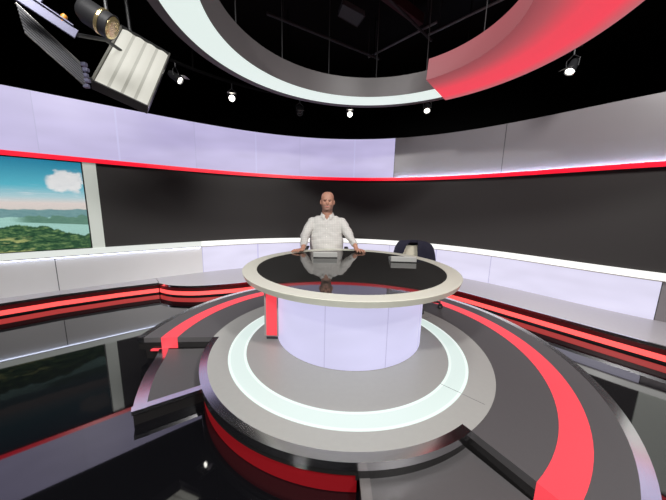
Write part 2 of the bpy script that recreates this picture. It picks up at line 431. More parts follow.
def back_of(p):
    """the point of the wall foot behind a stage edge point (nearest wall point)"""
    best = min((i * .5 for i in range(2 * LEFT_END, 2 * RIGHT_END)), key=lambda a: (wall_pt(a) - Vector(p)).length)
    return wall_pt(best, -.03)
def offs(line, d):
    out = []
    for i, p in enumerate(line):
        tt = (line[min(i + 1, len(line) - 1)] - line[max(i - 1, 0)]).normalized(); out.append(p + Vector((-tt.y, tt.x)) * d)
    return out
def stage(name, line, label, deck_m):
    t = thing(name, (*line[len(line) // 2], ZF), label, 'stage')
    mb = MB(); rows = []
    rear = [back_of(p) for p in line]
    for p, q in zip(offs(line, .02), rear): rows.append([(*p, Z_S - .03), (*p, Z_S), (*q, Z_S), (*q, Z_S - .03)])
    mb.grid(rows, closed=True, cap=True).build('deck', deck_m, t)
    def band(name, d0, d1, z0, z1, m):
        a, b = offs(line, d0), offs(line, d1)
        return MB().grid([[(*p, z0), (*p, z1), (*q, z1), (*q, z0)] for p, q in zip(a, b)], closed=True, cap=True).build(name, m, t, smooth=30)
    band('edge_trim', -.004, .019, Z_S - .032, Z_S + .001, 'steel')
    band('riser', .012, .04, Z_S - .09, Z_S - .033, 'riser_glow')  # spill light of the strip painted onto the riser as faint red emission
    band('kick_board', .022, .04, ZF, ZF + .022, 'riser')
    lt = band('light_strip', .016, .036, ZF + .023, Z_S - .091, 'pink_led'); lt['label'] = 'glowing red light strip in the riser'
    return t
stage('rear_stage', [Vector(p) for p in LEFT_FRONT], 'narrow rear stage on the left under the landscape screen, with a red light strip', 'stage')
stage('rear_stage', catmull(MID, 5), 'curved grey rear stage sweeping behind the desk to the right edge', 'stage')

# ------------------------------------------------------------------ round presenter platform
C0 = Vector((.133, 2.290))            # deck and stripe
CG, CL = Vector((.123, 2.268)), Vector((.135, 2.249))      # grey disc, light ring
RD, RG, RGB = 1.863, 1.138, 1.192
# cut lines of the platform: left one runs towards -x, right one towards the camera
PL, DL = Vector((-1.05, 2.245)), Vector((-.68, -.049)).normalized()
PR, DR = Vector((.758, 1.314)), Vector((.503, -.865)).normalized()
def hit(P, D, r, c=C0):
    q = P - c; b = q.dot(D); d = b * b - (q.dot(q) - r * r); s = -b + sqrt(max(d, 0)); return P + D * s
def ang(p, c=C0): return atan2(p.y - c.y, p.x - c.x)
def a_right(r, c=None): c = c or C0; return ang(hit(PR, DR, r, c), c)
def a_left(r, c=None): c = c or C0; a = ang(hit(PL, DL, r, c), c); return a if a > 0 else a + 2 * pi
def sector(r0, r1, z0, z1, n=96, nr=1, z_in=None, fa=None, fb=None, c=None):
    """solid ring sector between the two cut lines; z_in lets the inner edge of the top sit higher (chamfer)"""
    c = c or C0; mb = MB(); fa = fa or (lambda r: a_right(r, c)); fb = fb or (lambda r: a_left(r, c))
    rows = []
    for j in range(n + 1):
        u = j / n; row = []
        for r, z in ((r0, z0), (r1, z0), (r1, z1), (r0, z1 if z_in is None else z_in)):
            a = fa(r) + (fb(r) - fa(r)) * u; row.append((c.x + r * cos(a), c.y + r * sin(a), z))
        rows.append(row)
    mb.grid(rows, closed=True, cap=True); return mb
P = thing('presenter_platform', (C0.x, C0.y, ZF), 'round stepped platform under the desk with grey centre, dark outer ring and red stripe', 'platform')
sector(1.13, RD - .060, -.045, 0).build('dark_deck', 'deck', P)
sector(RD - .060, RD, -.05, -.0015, z_in=0).build('outer_trim', 'steel', P, smooth=30)
s_ = sector(1.515, 1.653, -.006, .0015); st_red = s_.build('red_stripe', 'red_light', P); st_red['label'] = 'glowing red curved stripe'
sector(RGB - .01, RD - .012, -.11, -.046).build('fascia', 'riser', P)
sector(RGB - .01, RD - .07, ZF, -.111).build('core', 'riser', P)
g_ = sector(RD - .069, RD - .055, ZF + .012, -.112, fb=lambda r: a_left(r) - .06); o = g_.build('under_glow_strip', 'red_glow', P); o['label'] = 'red light strip under the outer edge'
# stripe ends that run down the cut faces
for D_, f in ((DL, a_left), (DR, a_right)):
    nrm = Vector((D_.y, -D_.x)) if f is a_left else Vector((-D_.y, D_.x))
    if nrm.y > 0 and f is a_left: nrm = -nrm
    if f is a_right and nrm.x > 0: nrm = -nrm
    q = []
    for r in (1.515, 1.653):
        a = f(r); q.append(Vector((C0.x + r * cos(a), C0.y + r * sin(a))))
    mb = MB(); n2 = nrm * .006
    mb.add([(*q[0], -.1), (*q[1], -.1), (*q[1], .0015), (*q[0], .0015)] + [(*(p + n2), z) for p, z in ((q[0], -.1), (q[1], -.1), (q[1], .0015), (q[0], .0015))],
           [(0, 1, 2, 3), (4, 7, 6, 5), (0, 4, 5, 1), (1, 5, 6, 2), (2, 6, 7, 3), (3, 7, 4, 0)])
    mb.build('stripe_end', 'red_light', P)['label'] = 'red stripe end going down the step'
q0, q1 = hit(PL, DL, 1.60), hit(PL, DL, 1.735)
mb = MB(); mb.add([(q0.x, q0.y - .004, -.112), (q1.x, q1.y - .004, -.112), (q1.x, q1.y - .004, -.1), (q0.x, q0.y - .004, -.1), (q0.x, q0.y - .03, -.112), (q1.x, q1.y - .03, -.112), (q1.x, q1.y - .03, -.1), (q0.x, q0.y - .03, -.1)],
    [(0, 1, 2, 3), (7, 6, 5, 4), (0, 4, 5, 1), (1, 5, 6, 2), (2, 6, 7, 3), (3, 7, 4, 0)]); mb.build('light_bar', 'red_light', P)['label'] = 'short red light bar at the foot of the cut'
# centre disc
MB().lathe([(.0001, .0012), (.85, .0012), (.859, .0012)], CL, 128).build('grey_disc', 'grey_disc', P)
MB().lathe([(.96, .0012), (RGB - .002, .0012), (RGB - .002, -.03), (.9, -.03)], CG, 160).build('grey_border', 'grey_disc', P)
MB().lathe([(.859, -.002), (.859, .0022), (.998, .0022), (.998, -.002)], CL, 160).build('light_ring', 'ring_led', P, smooth=30)['label'] = 'glowing white floor ring'
for r_ in (.861, .978): MB().lathe([(r_, .001), (r_, .0026), (r_ + .018, .0026), (r_ + .018, .001)], CL, 160).build('ring_edge', 'ring_edge', P)
for a in (-43, 30, 105):
    R = Matrix.Rotation(radians(a), 3, 'Z')
    MB().box((CL.x + .928 * cos(radians(a)), CL.y + .928 * sin(radians(a)), .0022), (.139, .003, .001), R).build('joint_line', 'seam', P)
    MB().box((CL.x + 1.067 * cos(radians(a)), CL.y + 1.067 * sin(radians(a)), .0016), (.137, .002, .0006), R).build('joint_line', 'seam', P)
fr = lambda r: a_left(RGB, CG); to = lambda r: a_right(RGB, CG) + 2 * pi
sector(RG, RGB, -.045, .0012, z_in=.0026, fa=fr, fb=to, c=CG).build('disc_trim', 'steel', P, smooth=30)
sector(RG - .02, RGB - .006, -.078, -.045, fa=fr, fb=to, c=CG).build('disc_fascia', 'riser', P, smooth=30)
sector(RG - .02, RGB - .010, -.11, -.078, fa=lambda r: radians(270.5), fb=to, c=CG).build('disc_fascia', 'riser', P, smooth=30)
sector(.9, RG - .03, ZF, -.03, fa=fr, fb=to, c=CG).build('disc_core', 'riser', P, smooth=30)
o = sector(RG - .02, RGB - .022, ZF + .006, -.0785, fa=lambda r: radians(209), fb=lambda r: radians(270.9), c=CG).build('disc_glow_strip', 'dim_glow', P, smooth=30); o['label'] = 'red light strip under the disc edge'

def step_thing(name, poly_out, poly_in, trim_polys, label, trim_m='steel'):
    cx = sum(p[0] for p in poly_out) / len(poly_out); cy = sum(p[1] for p in poly_out) / len(poly_out)
    t = thing(name, (cx, cy, ZF), label, 'step')
    MB().prism(poly_out, -.125, -.102).build('tread', 'deck', t)
    MB().prism(poly_in, ZF, -.126).build('riser', 'riser', t)
    for k, q in enumerate(trim_polys): MB().prism(q, -.127 + .0005 * k, -.0988 + .0004 * k).build('edge_trim', trim_m, t)
    return t
# left step
outer = catmull([(-1.532, 2.19), (-1.475, 2.05), (-1.404, 1.816), (-1.30, 1.587), (-1.232, 1.466)], 6)
def on_disc(a): return Vector((CG.x + 1.175 * cos(a), CG.y + 1.175 * sin(a)))
aF, aB = radians(-150.5), radians(-178.2)
inner = [on_disc(aF + (aB - aF) * k / 10) for k in range(11)]
inner[0] = Vector((-.90, 1.690))
poly = [tuple(p) for p in outer] + [tuple(p) for p in inner]
cen = Vector((-1.15, 1.95)); shr = [tuple(cen + (Vector(p) - cen) * .993) for p in poly]
o_in = offs(outer, .075) if (offs(outer, .075)[3] - cen).length < (outer[3] - cen).length else offs(outer, -.075)
tr1 = [tuple(p) for p in outer] + [tuple(p) for p in reversed(o_in)]
A, B = outer[-1] + Vector((-.004, -.003)), Vector((-.905, 1.684)); nn = Vector((-(B - A).y, (B - A).x)).normalized() * .05
if nn.y < 0: nn = -nn
tr2 = [tuple(A), tuple(B), tuple(B + nn), tuple(A + nn)]
step_thing('platform_step', poly, shr, [tr1, tr2], 'low curved step at the left of the platform with a bright metal edge')
# right step (in the cut-out at the front)
xL = .155
i0 = [on_disc(radians(-88.5) + (radians(-57.5) - radians(-88.5)) * k / 10) for k in range(11)]
f_ = hit(PR, DR, 1.70)
o0 = [Vector((C0.x + 1.70 * cos(a), C0.y + 1.70 * sin(a))) for a in [ang(f_) + (radians(-89.3) - ang(f_)) * k / 12 for k in range(13)]]
poly = [tuple(p) for p in i0] + [tuple(p) for p in o0]
cen = Vector((.45, .95)); shr = [tuple(cen + (Vector(p) - cen) * .993) for p in poly]
tr1 = [tuple(i0[0]), tuple(o0[-1]), (o0[-1].x + .05, o0[-1].y), (i0[0].x + .05, i0[0].y)]
step_thing('platform_step', poly, shr, [tr1], 'low dark grey step in the front right cut-out of the platform', 'dull_trim')

# ------------------------------------------------------------------ the desk
CD = Vector((.163, 2.453)); ZD = .648
D = thing('presenter_desk', (CD.x, CD.y, 0), 'round news desk with black glass top, pale rim and glowing white front', 'desk')
MB().lathe([(.847, ZD - .006), (.847, ZD), (.962, ZD), (.965, ZD - .003), (.948, ZD - .048), (.94, ZD - .050), (.70, ZD - .052), (.60, ZD - .03)], CD, 160).build('rim', 'rim', D, smooth=25)
MB().lathe([(.0001, ZD - .002), (.845, ZD - .002), (.845, ZD - .02), (.0001, ZD - .02)], CD, 128).build('glass_top', 'glass', D, smooth=25)
def cyl_wall(a0, a1, r0, r1, z0, z1, n=24):
    rows = []
    for j in range(n + 1):
        a = radians(a0 + (a1 - a0) * j / n)
        rows.append([(CD.x + r * cos(a), CD.y + r * sin(a), z) for r, z in ((r0, z0), (r1, z0), (r1, z1), (r0, z1))])
    return MB().grid(rows, closed=True, cap=True)
for a0, a1 in ((-178, -108.05), (-108.05, -68.45), (-68.45, -31.8), (-31.8, 3)):
    cyl_wall(a0, a1, .645, .675, .006, ZD - .052).build('front_panel', 'deskled', D, smooth=30)['label'] = 'glowing white-lilac front panel'
for a0 in (-108.05, -68.45, -31.8): cyl_wall(a0 - .22, a0 + .22, .660, .6762, .008, ZD - .053, 2).build('panel_joint', 'seam_lit', D)
cyl_wall(-178, 3, .62, .644, .0012, ZD - .053, 60).build('inner_shell', 'seam', D, smooth=30)
cyl_wall(-178, 3, .645, .672, .0012, .0055, 60).build('kick_strip', 'fin_frame', D, smooth=30)
# red fin at the left end of the front
f1 = MB().box((-.530, 2.235, .315), (.125, .05, .56)).build('side_fin', 'fin_frame', D, bevel=.004)
fp = MB().box((-.527, 2.207, .315), (.092, .008, .53)); fpo = fp.build('fin_light', 'red_light', D); fpo['label'] = 'glowing red fin light'
MB().box((-.530, 2.245, .019), (.10, .03, .034)).build('fin_foot', 'seam', D)

# two slim monitors sunk at the rear of the top
def monitor(loc, rz, label):
    t = thing('desk_monitor', loc, label, 'monitor', None); t.rotation_euler = (0, 0, rz)
    wv = .128
    pr = [(-.03, 0), (-.035, .055), (-.028, .061), (.16, .022), (.17, 0)]
    mb = MB(); rows = [[(x + (0), y, z) for y, z in pr] for x in (-wv, wv)]
    mb.v = []; mb.grid(rows, closed=True, cap=True)
    def bl(m, n, mt, **k):
        o = m.build(n, mt, None, **k); o.parent = t; return o
    bl(mb, 'housing', 'monitor', bevel=.003)
    q = MB(); q.add([(-wv + .012, -.018, .0592), (wv - .012, -.018, .0592), (wv - .012, .150, .0254), (-wv + .012, .150, .0254),
                     (-wv + .012, -.018, .0566), (wv - .012, -.018, .0566), (wv - .012, .150, .0228), (-wv + .012, .150, .0228)],
                    [(0, 1, 2, 3), (7, 6, 5, 4), (0, 4, 5, 1), (1, 5, 6, 2), (2, 6, 7, 3), (3, 7, 4, 0)])
    bl(q, 'screen', 'dark_glass')
    bl(MB().box((0, -.034, .004), (2 * wv + .004, .006, .007)), 'base_seal', 'bezel')
    return t
monitor((-.083, 2.825, ZD - .002), radians(4), 'slim grey desk monitor lying tilted in front of the seated man')
monitor((.722, 2.675, ZD - .002), radians(-4), 'slim grey desk monitor lying tilted in front of the chair with the jacket')

# ------------------------------------------------------------------ office chairs
def office_chair(loc, rz, label, back_m, seat_m, arms=True, back_h=.79, back_w=.23):
    """faces -y in its own space"""
    t = thing('office_chair', loc, label, 'chair'); t.rotation_euler = (0, 0, rz)
    def bl(m, n, mt, parent=t, **k):
        o = m.build(n, mt, None, **k); o.parent = parent; return o
    def cushion(cx, cy, cz, hx, hy, hz, n=24):
        rows = []
        for i in range(9):
            tt = -pi / 2 + pi * i / 8; rows.append([])
            for k in range(n):
                a = 2 * pi * k / n; ca, sa = cos(a), sin(a); q = 3.2
                s1 = (abs(ca) ** q + abs(sa) ** q) ** (-1 / q); sc = .86 + .14 * max(cos(tt), .02)
                if i in (0, 8): sc = .8
                rows[-1].append((cx + hx * ca * s1 * sc, cy + hy * sa * s1 * sc, cz + hz * sin(tt)))
        return MB().grid(rows, closed=True, cap=True)
    bl(cushion(0, -.02, .43, .24, .24, .04), 'seat', seat_m, smooth=50)
    rows = []
    for i in range(13):
        u = i / 12; z = .50 + (back_h - .50) * u
        wd = back_w * (.86 + .14 * sin(pi * min(u * 1.05, 1))) * (1 - .22 * max(0, u - .8) / .2)
        y = .23 + .05 * u - .03 * sin(pi * u)
        row = []
        for k in range(11):
            x = -1 + 2 * k / 10; row.append((wd * x, y - .045 * x * x * 1.0, z))
        for k in range(11):
            x = 1 - 2 * k / 10; row.append((wd * x * .98, y - .045 * x * x + .03, z))
        rows.append(row)
    bl(MB().grid(rows, closed=True, cap=True), 'backrest', back_m, smooth=40)
    bl(MB().tube([(0, .10, .40), (0, .24, .41), (0, .285, .50), (0, .29, .62)], .018), 'back_support', 'chairblack', smooth=40)
    if arms:
        for s in (-1, 1):
            a = bl(MB().tube([(s * .22, .02, .40), (s * .27, .02, .42), (s * .275, .02, .60)], .013), 'arm_post', 'chairblack', smooth=40)
            bl(MB().box((s * .275, -.01, .613), (.055, .22, .028)), 'armrest', 'chairblack', bevel=.01)
    bl(MB().tube([(0, 0, .09), (0, 0, .40)], .026), 'gas_stem', 'chrome', smooth=40)
    bl(MB().lathe([(.001, .065), (.045, .065), (.045, .105), (.001, .115)], (0, 0), 20), 'hub', 'chairblack', smooth=30)
    for k in range(5):
        a = 2 * pi * k / 5 - pi / 2 - .08; d = Vector((cos(a), sin(a), 0))
        lg = bl(MB().tube([d * .03 + Vector((0, 0, .09)), d * .30 + Vector((0, 0, .075))], [.022, .014]), 'leg', 'chairblack', smooth=40)
        cs = MB()
        tn = Vector((-d.y, d.x, 0)); cc = d * .30 + Vector((0, 0, .029))
        for q in (-.016, .016):
            cs.tube([cc + tn * (q - .008), cc + tn * (q + .008)], .028, 14)
        bl(cs, 'caster', 'chairblack', lg, smooth=40)
        bl(MB().tube([cc + tn * -.027, cc + tn * .027], .013, 10), 'wheel_cap', 'chrome', lg, smooth=40)
    return t
office_chair((-.09, 3.66, 0), 0, 'black office chair the man in the white shirt sits on', 'chairblack', 'chairblack', True, .80, .20)
office_chair((1.03, 3.17, 0), radians(2), 'cream mesh office chair with a navy jacket hung over its back', 'cream', 'chairblack', False, .765, .21)

# navy jacket over the back of the free chair
def jacket():
    yj = -.018
    t = thing('jacket', (1.04, 3.38, .55), 'dark navy suit jacket hung over the back of the cream chair', 'jacket')
    def shell_(front_outline_rows, name, thick=.018, amp=.006, parent=t):
        mb = MB(); n = len(front_outline_rows[0])
        f = []; b = []
        for i, row in enumerate(front_outline_rows):
            rf = []
            for j, p in enumerate(row):
                p = Vector(p); wv = amp * sin(j * 1.9 + i * .7) + amp * .6 * sin(i * 1.3 - j)
                rf.append(p + Vector((0, wv, 0)))
            f.append(rf); b.append([p + Vector((0, thick, 0)) for p in reversed(rf)])
        mb.grid([x + y for x, y in zip(f, b)], closed=True, cap=True)
        return mb.build(name, 'navy', parent, smooth=60)
    def lerp(a, b, u): return tuple(x + (y - x) * u for x, y in zip(a, b))
    def piece(name, left, right, n=7):
        rows = [[lerp(l, r, k / n) for k in range(n + 1)] for l, r in zip(left, right)]
        return shell_(rows, name)
    yf = 3.305
    piece('left_lapel', [(.850, yf + .03, .785), (.812, yf + .01, .750), (.782, yf, .700), (.768, yf, .635), (.76, yf, .56), (.77, yf, .50)],
          [(.985, yf + .02, .788), (.955, yf, .760), (.922, yf, .715), (.893, yf - .005, .65), (.872, yf - .005, .60), (.87, yf, .50)])
    piece('right_front', [(1.068, yf + .02, .788), (1.066, yf, .76), (1.066, yf - .004, .70), (1.070, yf - .004, .63), (1.075, yf, .56), (1.08, yf, .46)],
          [(1.185, yf + .03, .775), (1.240, yf + .015, .745), (1.268, yf, .70), (1.288, yf, .63), (1.300, yf, .56), (1.305, yf, .46)])
    # the collar rolled over the top and the back panel behind the chair
    rows = []
    for i in range(9):
        u = i / 8
        prof = [(yf + .038, .812), (yf + .036, .824), (yf + .055, .835), (yf + .10, .826), (yf + .125, .80), (yf + .14, .70), (yf + .15, .60), (yf + .15, .47)][:]
        x = .845 + (1.195 - .845) * u
        bow = .02 * sin(pi * u)
        rows.append([(x + (x - 1.02) * (.35 * max(0, (k - 3)) / 5), y + .004 * sin(5 * u + k), z - .062 + bow) for k, (y, z) in enumerate(prof)])
    mb = MB(); mb.grid([r + [(p[0], p[1] - .010, p[2] - .012) if k < 3 else (p[0], p[1] - .014, p[2] - .004) for k, p in reversed(list(enumerate(r)))] for r in rows], closed=True, cap=True)
    mb.build('back_panel', 'navy', t, smooth=60)
jacket()

# ------------------------------------------------------------------ the man
def remesh(mb, voxel, smooth_it=2):
    me = bpy.data.meshes.new('tmp'); me.from_pydata([tuple(v) for v in mb.v], [], mb.f)
    bm = bmesh.new(); bm.from_mesh(me); bmesh.ops.recalc_face_normals(bm, faces=bm.faces); bm.to_mesh(me); bm.free()
    o = bpy.data.objects.new('tmp', me); COL.objects.link(o)
    r = o.modifiers.new('r', 'REMESH'); r.mode = 'VOXEL'; r.voxel_size = voxel
    s = o.modifiers.new('s', 'SMOOTH'); s.iterations = smooth_it; s.factor = .5
    dg = bpy.context.evaluated_depsgraph_get(); dg.update()
    out = bpy.data.meshes.new_from_object(o.evaluated_get(dg))
    bpy.data.objects.remove(o); bpy.data.meshes.remove(me)
    return out
def head_mesh(mb, hx, hy, z0, z1):
    """loft of a face: rows from under the chin to the crown; -y is the face side"""
    H = z1 - z0; rows = []; n = 56
    #  t: halfwidth, front(y-), back(y+)
    prof = [(0.00, .034, .050, .010), (.03, .047, .078, .035), (.08, .057, .090, .055), (.14, .064, .093, .066), (.22, .070, .092, .074), (.30, .0735, .091, .082), (.38, .0745, .090, .090),
            (.46, .0745, .088, .096), (.54, .0765, .088, .101), (.62, .078, .090, .104), (.70, .0785, .089, .105), (.78, .076, .084, .102), (.86, .069, .073, .092), (.92, .058, .059, .077), (.965, .042, .042, .056), (.99, .024, .024, .032), (1.0, .006, .006, .008)]
    def at(t):
        for a, b in zip(prof, prof[1:]):
            if t <= b[0]:
                u = (t - a[0]) / (b[0] - a[0]); return [x + (y - x) * u for x, y in zip(a[1:], b[1:])]
        return prof[-1][1:]
    g = lambda x, s: math.exp(-(x / s) ** 2)
    for i in range(61):
        t = i / 60; wd, fr, bk = at(t); row = []
        for k in range(n):
            a = 2 * pi * k / n; ca, sa = cos(a), sin(a); q = 2.25
            s = (abs(ca) ** q + abs(sa) ** q) ** (-1 / q)
            x = wd * ca * s; y = (bk if sa > 0 else fr) * sa * s
            if sa < 0:
                dz = t * H
                dy = 0
                dy -= .024 * g(x, .012 + .010 * max(0, .45 - t)) * (max(0, 1 - abs(t - .40) / .10) if t > .36 else max(0, 1 - (.36 - t) / .035)) ** .8   # nose tip
                dy -= .012 * g(x, .010) * g(t - .47, .07)                     # bridge
                dy += .013 * g(abs(x) - .032, .014) * g(t - .505, .045)       # eye sockets
                dy -= .006 * g(abs(x) - .030, .022) * g(t - .575, .028)       # brow
                dy -= .005 * g(abs(x) - .045, .018) * g(t - .40, .06)         # cheek
                dy -= .006 * g(x, .022) * (g(t - .255, .016) + g(t - .215, .018))   # lips
                dy += .004 * g(x, .024) * g(t - .236, .007)                   # mouth line
                dy += .005 * g(x, .02) * g(t - .165, .02)
                dy -= .007 * g(x, .022) * g(t - .085, .04)                    # chin
                y += dy
            row.append((hx + x * 1.06, hy + y, z0 + t * H))
        rows.append(row)
    mb.grid(rows, closed=True, cap=True)
    for s in (-1, 1):                                                         # ears
        R = Matrix.Rotation(radians(18 * s), 3, 'Z') @ Matrix.Rotation(radians(-8), 3, 'X')
        mb.ell((hx + s * .088, hy + .012, z0 + .46 * H), (.009, .020, .034), 14, 10, R)
def capsule(mb, pts, rs, n=14):
    """tapered limb with round ends"""
    mb.tube(pts, rs, n)
    for p, r in ((pts[0], rs[0]), (pts[-1], rs[-1])): mb.ell(p, (r, r, r), n, 8)
def hand(mb, wrist, ctr, direction, side, z_top, spread=1.0):
    """open hand resting on the desk: direction = where the fingers point, side = +1 when the thumb is on its left (seen from above)"""
    d = Vector((*direction, 0)).normalized(); n = Vector((-d.y, d.x, 0)) * side
    c = Vector((*ctr, z_top + .020))
    R = Matrix((d, n, Vector((0, 0, 1)))).transposed()
    mb.ell(c, (.050, .044, .018), 16, 10, R)
    mb.ell(c + d * .012 + n * .006, (.044, .042, .016), 16, 10, R)
    capsule(mb, [Vector(wrist), c - d * .030 + Vector((0, 0, .004))], [.028, .026])
    for k, (off, ln, fan) in enumerate(((.034, .070, .20), (.012, .080, .05), (-.010, .074, -.10), (-.031, .058, -.28))):
        base = c + d * .034 + n * off
        fd = (d + n * fan * spread).normalized()
        p1 = base + fd * ln * .42 + Vector((0, 0, .006)); p2 = base + fd * ln * .74 + Vector((0, 0, -.003)); p3 = base + fd * ln + Vector((0, 0, -.0115))
        capsule(mb, [base, p1, p2, p3], [.0105, .0098, .0088, .0075], 10)
    b0 = c - d * .020 + n * .030; td = (d * .62 + n * .78).normalized()
    capsule(mb, [b0, b0 + td * .036 + Vector((0, 0, -.002)), b0 + td * .062 + d * .010 + Vector((0, 0, -.009))], [.0155, .0125, .0085], 10)
PX, PY = -.090, 3.60
SH_L, EL_L, WR_L = Vector((-.285, 3.60, .985)), Vector((-.372, 3.46, .80)), Vector((-.360, 3.205, .697))
SH_R, EL_R, WR_R = Vector((.108, 3.60, .99)), Vector((.205, 3.475, .82)), Vector((.276, 3.30, .712))
HL, HR = (-.388, 3.125), (.302, 3.215)
man = thing('person', (PX, PY, 0), 'bald man in a white checked shirt sitting behind the desk, both hands on its edge', 'person')
mb = MB()
head_mesh(mb, -.087, PY - .02, 1.124, 1.378)
mb.tube([(-.088, PY + .01, .99), (-.088, PY + .005, 1.06), (-.087, PY, 1.19)], [.075, .070, .066], 20)
mb.ell((PX, PY + .01, .98), (.17, .085, .075)); mb.ell((PX, PY, .82), (.165, .105, .20)); mb.ell((PX, PY - .02, .62), (.175, .13, .15)); mb.ell((PX, PY + .02, .545), (.18, .14, .085))
for a, b, c_ in ((SH_L, EL_L, WR_L), (SH_R, EL_R, WR_R)):
    capsule(mb, [a + Vector((0, 0, -.02)), b], [.045, .040]); capsule(mb, [b, c_], [.042, .028])
hand(mb, WR_L, HL, (-.62, -.78), -1, ZD)
hand(mb, WR_R, HR, (.36, -.93), 1, ZD)
for s in (-1, 1):
    kx = PX + s * .14
    capsule(mb, [(PX + s * .095, PY, .525), (kx, PY - .43, .515)], [.072, .055]); capsule(mb, [(kx, PY - .43, .515), (kx + s * .01, PY - .40, .10)], [.052, .034])
    mb.ell((kx + s * .01, PY - .45, .055), (.036, .10, .035))
me = remesh(mb, .0050, 2)
me.name = 'body'
for k in ('skin', 'stubble', 'lips', 'brow', 'eyewhite', 'iris'): me.materials.append(MT[k])
hx, hy, z0, H = -.087, PY - .02, 1.124, .254
for p in me.polygons:
    c = p.center; p.use_smooth = True
    if c.z < 1.10 or c.y > hy + .02: continue
    x = abs(c.x - hx); t = (c.z - z0) / H; idx = 0
    if t < .33 and c.y < hy + .0 and (t < .20 or x > .028 or t > .275): idx = 1
    if x < .025 and .205 < t < .268 and c.y < hy - .05: idx = 2
    if .012 < x < .050 and abs(t - (.578 - .25 * max(0, x - .034))) < .016 and c.y < hy: idx = 3
    e = ((x - .031) / .014) ** 2 + ((t - .515) / .022) ** 2
    if e < 1 and c.y < hy: idx = 4
    if ((x - .031) / .0075) ** 2 + ((t - .515) / .028) ** 2 < 1 and c.y < hy: idx = 5
    p.material_index = idx
for v in me.vertices: v.co -= Vector((PX, PY, 0))
body = bpy.data.objects.new('body', me); COL.objects.link(body); body.parent = man

# shirt
mb = MB()
rows = []
prof = [(.50, .178, .148, -.01), (.56, .205, .165, -.03), (.64, .224, .172, -.035), (.72, .227, .165, -.03), (.80, .220, .150, -.015), (.88, .214, .140, 0), (.95, .214, .128, .005), (1.00, .212, .110, .01), (1.028, .192, .096, .012), (1.050, .155, .086, .012), (1.070, .115, .080, .012), (1.085, .084, .076, .008)]
for z, hw, hd, yo in prof:
    row = []
    for k in range(40):
        a = 2 * pi * k / 40; q = 2.3; s = (abs(cos(a)) ** q + abs(sin(a)) ** q) ** (-1 / q)
        row.append((PX + hw * cos(a) * s, PY + yo + hd * sin(a) * s, z))
    rows.append(row)
mb.grid(rows, closed=True, cap=True)
for a, b, c_ in ((SH_L, EL_L, WR_L), (SH_R, EL_R, WR_R)):
    e = c_ + (b - c_) * .10
    capsule(mb, [a + Vector((0, 0, -.015)), a * .5 + b * .5, b], [.070, .066, .058]); capsule(mb, [b, b * .45 + c_ * .55], [.057, .049]); mb.tube([b * .5 + c_ * .5, e], [.050, .040], 16)
    mb.tube([e + (b - e).normalized() * .035, e - (b - e).normalized() * .012], [.041, .0395], 16)
me = remesh(mb, .0075, 4)
bm = bmesh.new(); bm.from_mesh(me)                              # open the neck
kill = [f for f in bm.faces if (lambda c: c.z > 1.062 or (c.y < PY - .03 and c.z > 1.012 and abs(c.x - PX) < .034 * (c.z - 1.012) / .05))(f.calc_center_median())]
bmesh.ops.delete(bm, geom=kill, context='FACES'); bm.to_mesh(me); bm.free()
me.name = 'shirt'; me.materials.append(MT['shirt'])
me.update()
for v in me.vertices:                                           # cloth folds
    c = v.co; n = v.normal
    f = noise.noise(Vector((c.x * 9, c.y * 9, c.z * 22))) * .007 + noise.noise(Vector((c.x * 22 + c.z * 16, c.y * 16, c.z * 24 - c.x * 14))) * .004
    f += .004 * sin(60 * (c.z + .55 * abs(c.x - PX)) + 4 * c.x) * math.exp(-((c.z - .80) / .09) ** 2)
    v.co = c + n * f
for v in me.vertices: v.co -= Vector((PX, PY, 0))
for p in me.polygons: p.use_smooth = True
shirt = bpy.data.objects.new('shirt', me); COL.objects.link(shirt); shirt.parent = man
WORLD_LOC[shirt.name] = (PX, PY, 0)
# collar: a band open at the throat with two points
rows = []
for i in range(25):
    a = radians(-90 + 20 + (360 - 40) * i / 24); ca, sa = cos(a), sin(a)
    front = max(0, -sa)
    top = 1.108 - .040 * front ** 2; bot = 1.060 - .055 * front ** 5
    r1, r2 = .078, .097 + .014 * front
    rows.append([(PX + .003 + r1 * ca, PY + .006 + r1 * 1.0 * sa, top), (PX + .003 + r2 * ca, PY + .006 + r2 * 1.04 * sa - .012 * front, bot),
                 (PX + .003 + (r2 - .010) * ca, PY + .006 + (r2 - .012) * sa - .006 * front, bot + .002), (PX + .003 + (r1 - .004) * ca, PY + .006 + (r1 - .004) * sa, top - .006)])
MB().grid(rows, closed=True, cap=True).build('collar', 'shirt', shirt, smooth=50)
fy = [(1.00, .102), (.95, .121), (.90, .131), (.85, .141), (.80, .156), (.75, .170), (.70, .186), (.66, .197)]
rows = [[(PX - .014, PY - d - .006, z), (PX + .014, PY - d - .006, z), (PX + .014, PY - d + .012, z), (PX - .014, PY - d + .012, z)] for z, d in [(1.012, .098)] + fy]
MB().grid(rows, closed=True, cap=True).build('placket', 'shirt', shirt, smooth=50)
for z, d in fy[::2]: MB().ell((PX, PY - d - .0075, z), (.006, .003, .006), 10, 6).build('button', 'button', shirt)
MB().grid([[(PX + .055, PY - .133, .90), (PX + .135, PY - .120, .90), (PX + .135, PY - .105, .90), (PX + .055, PY - .12, .90)],
           [(PX + .055, PY - .146, .815), (PX + .135, PY - .134, .815), (PX + .135, PY - .118, .815), (PX + .055, PY - .13, .815)]], closed=True, cap=True).build('pocket', 'shirt', shirt, smooth=50)
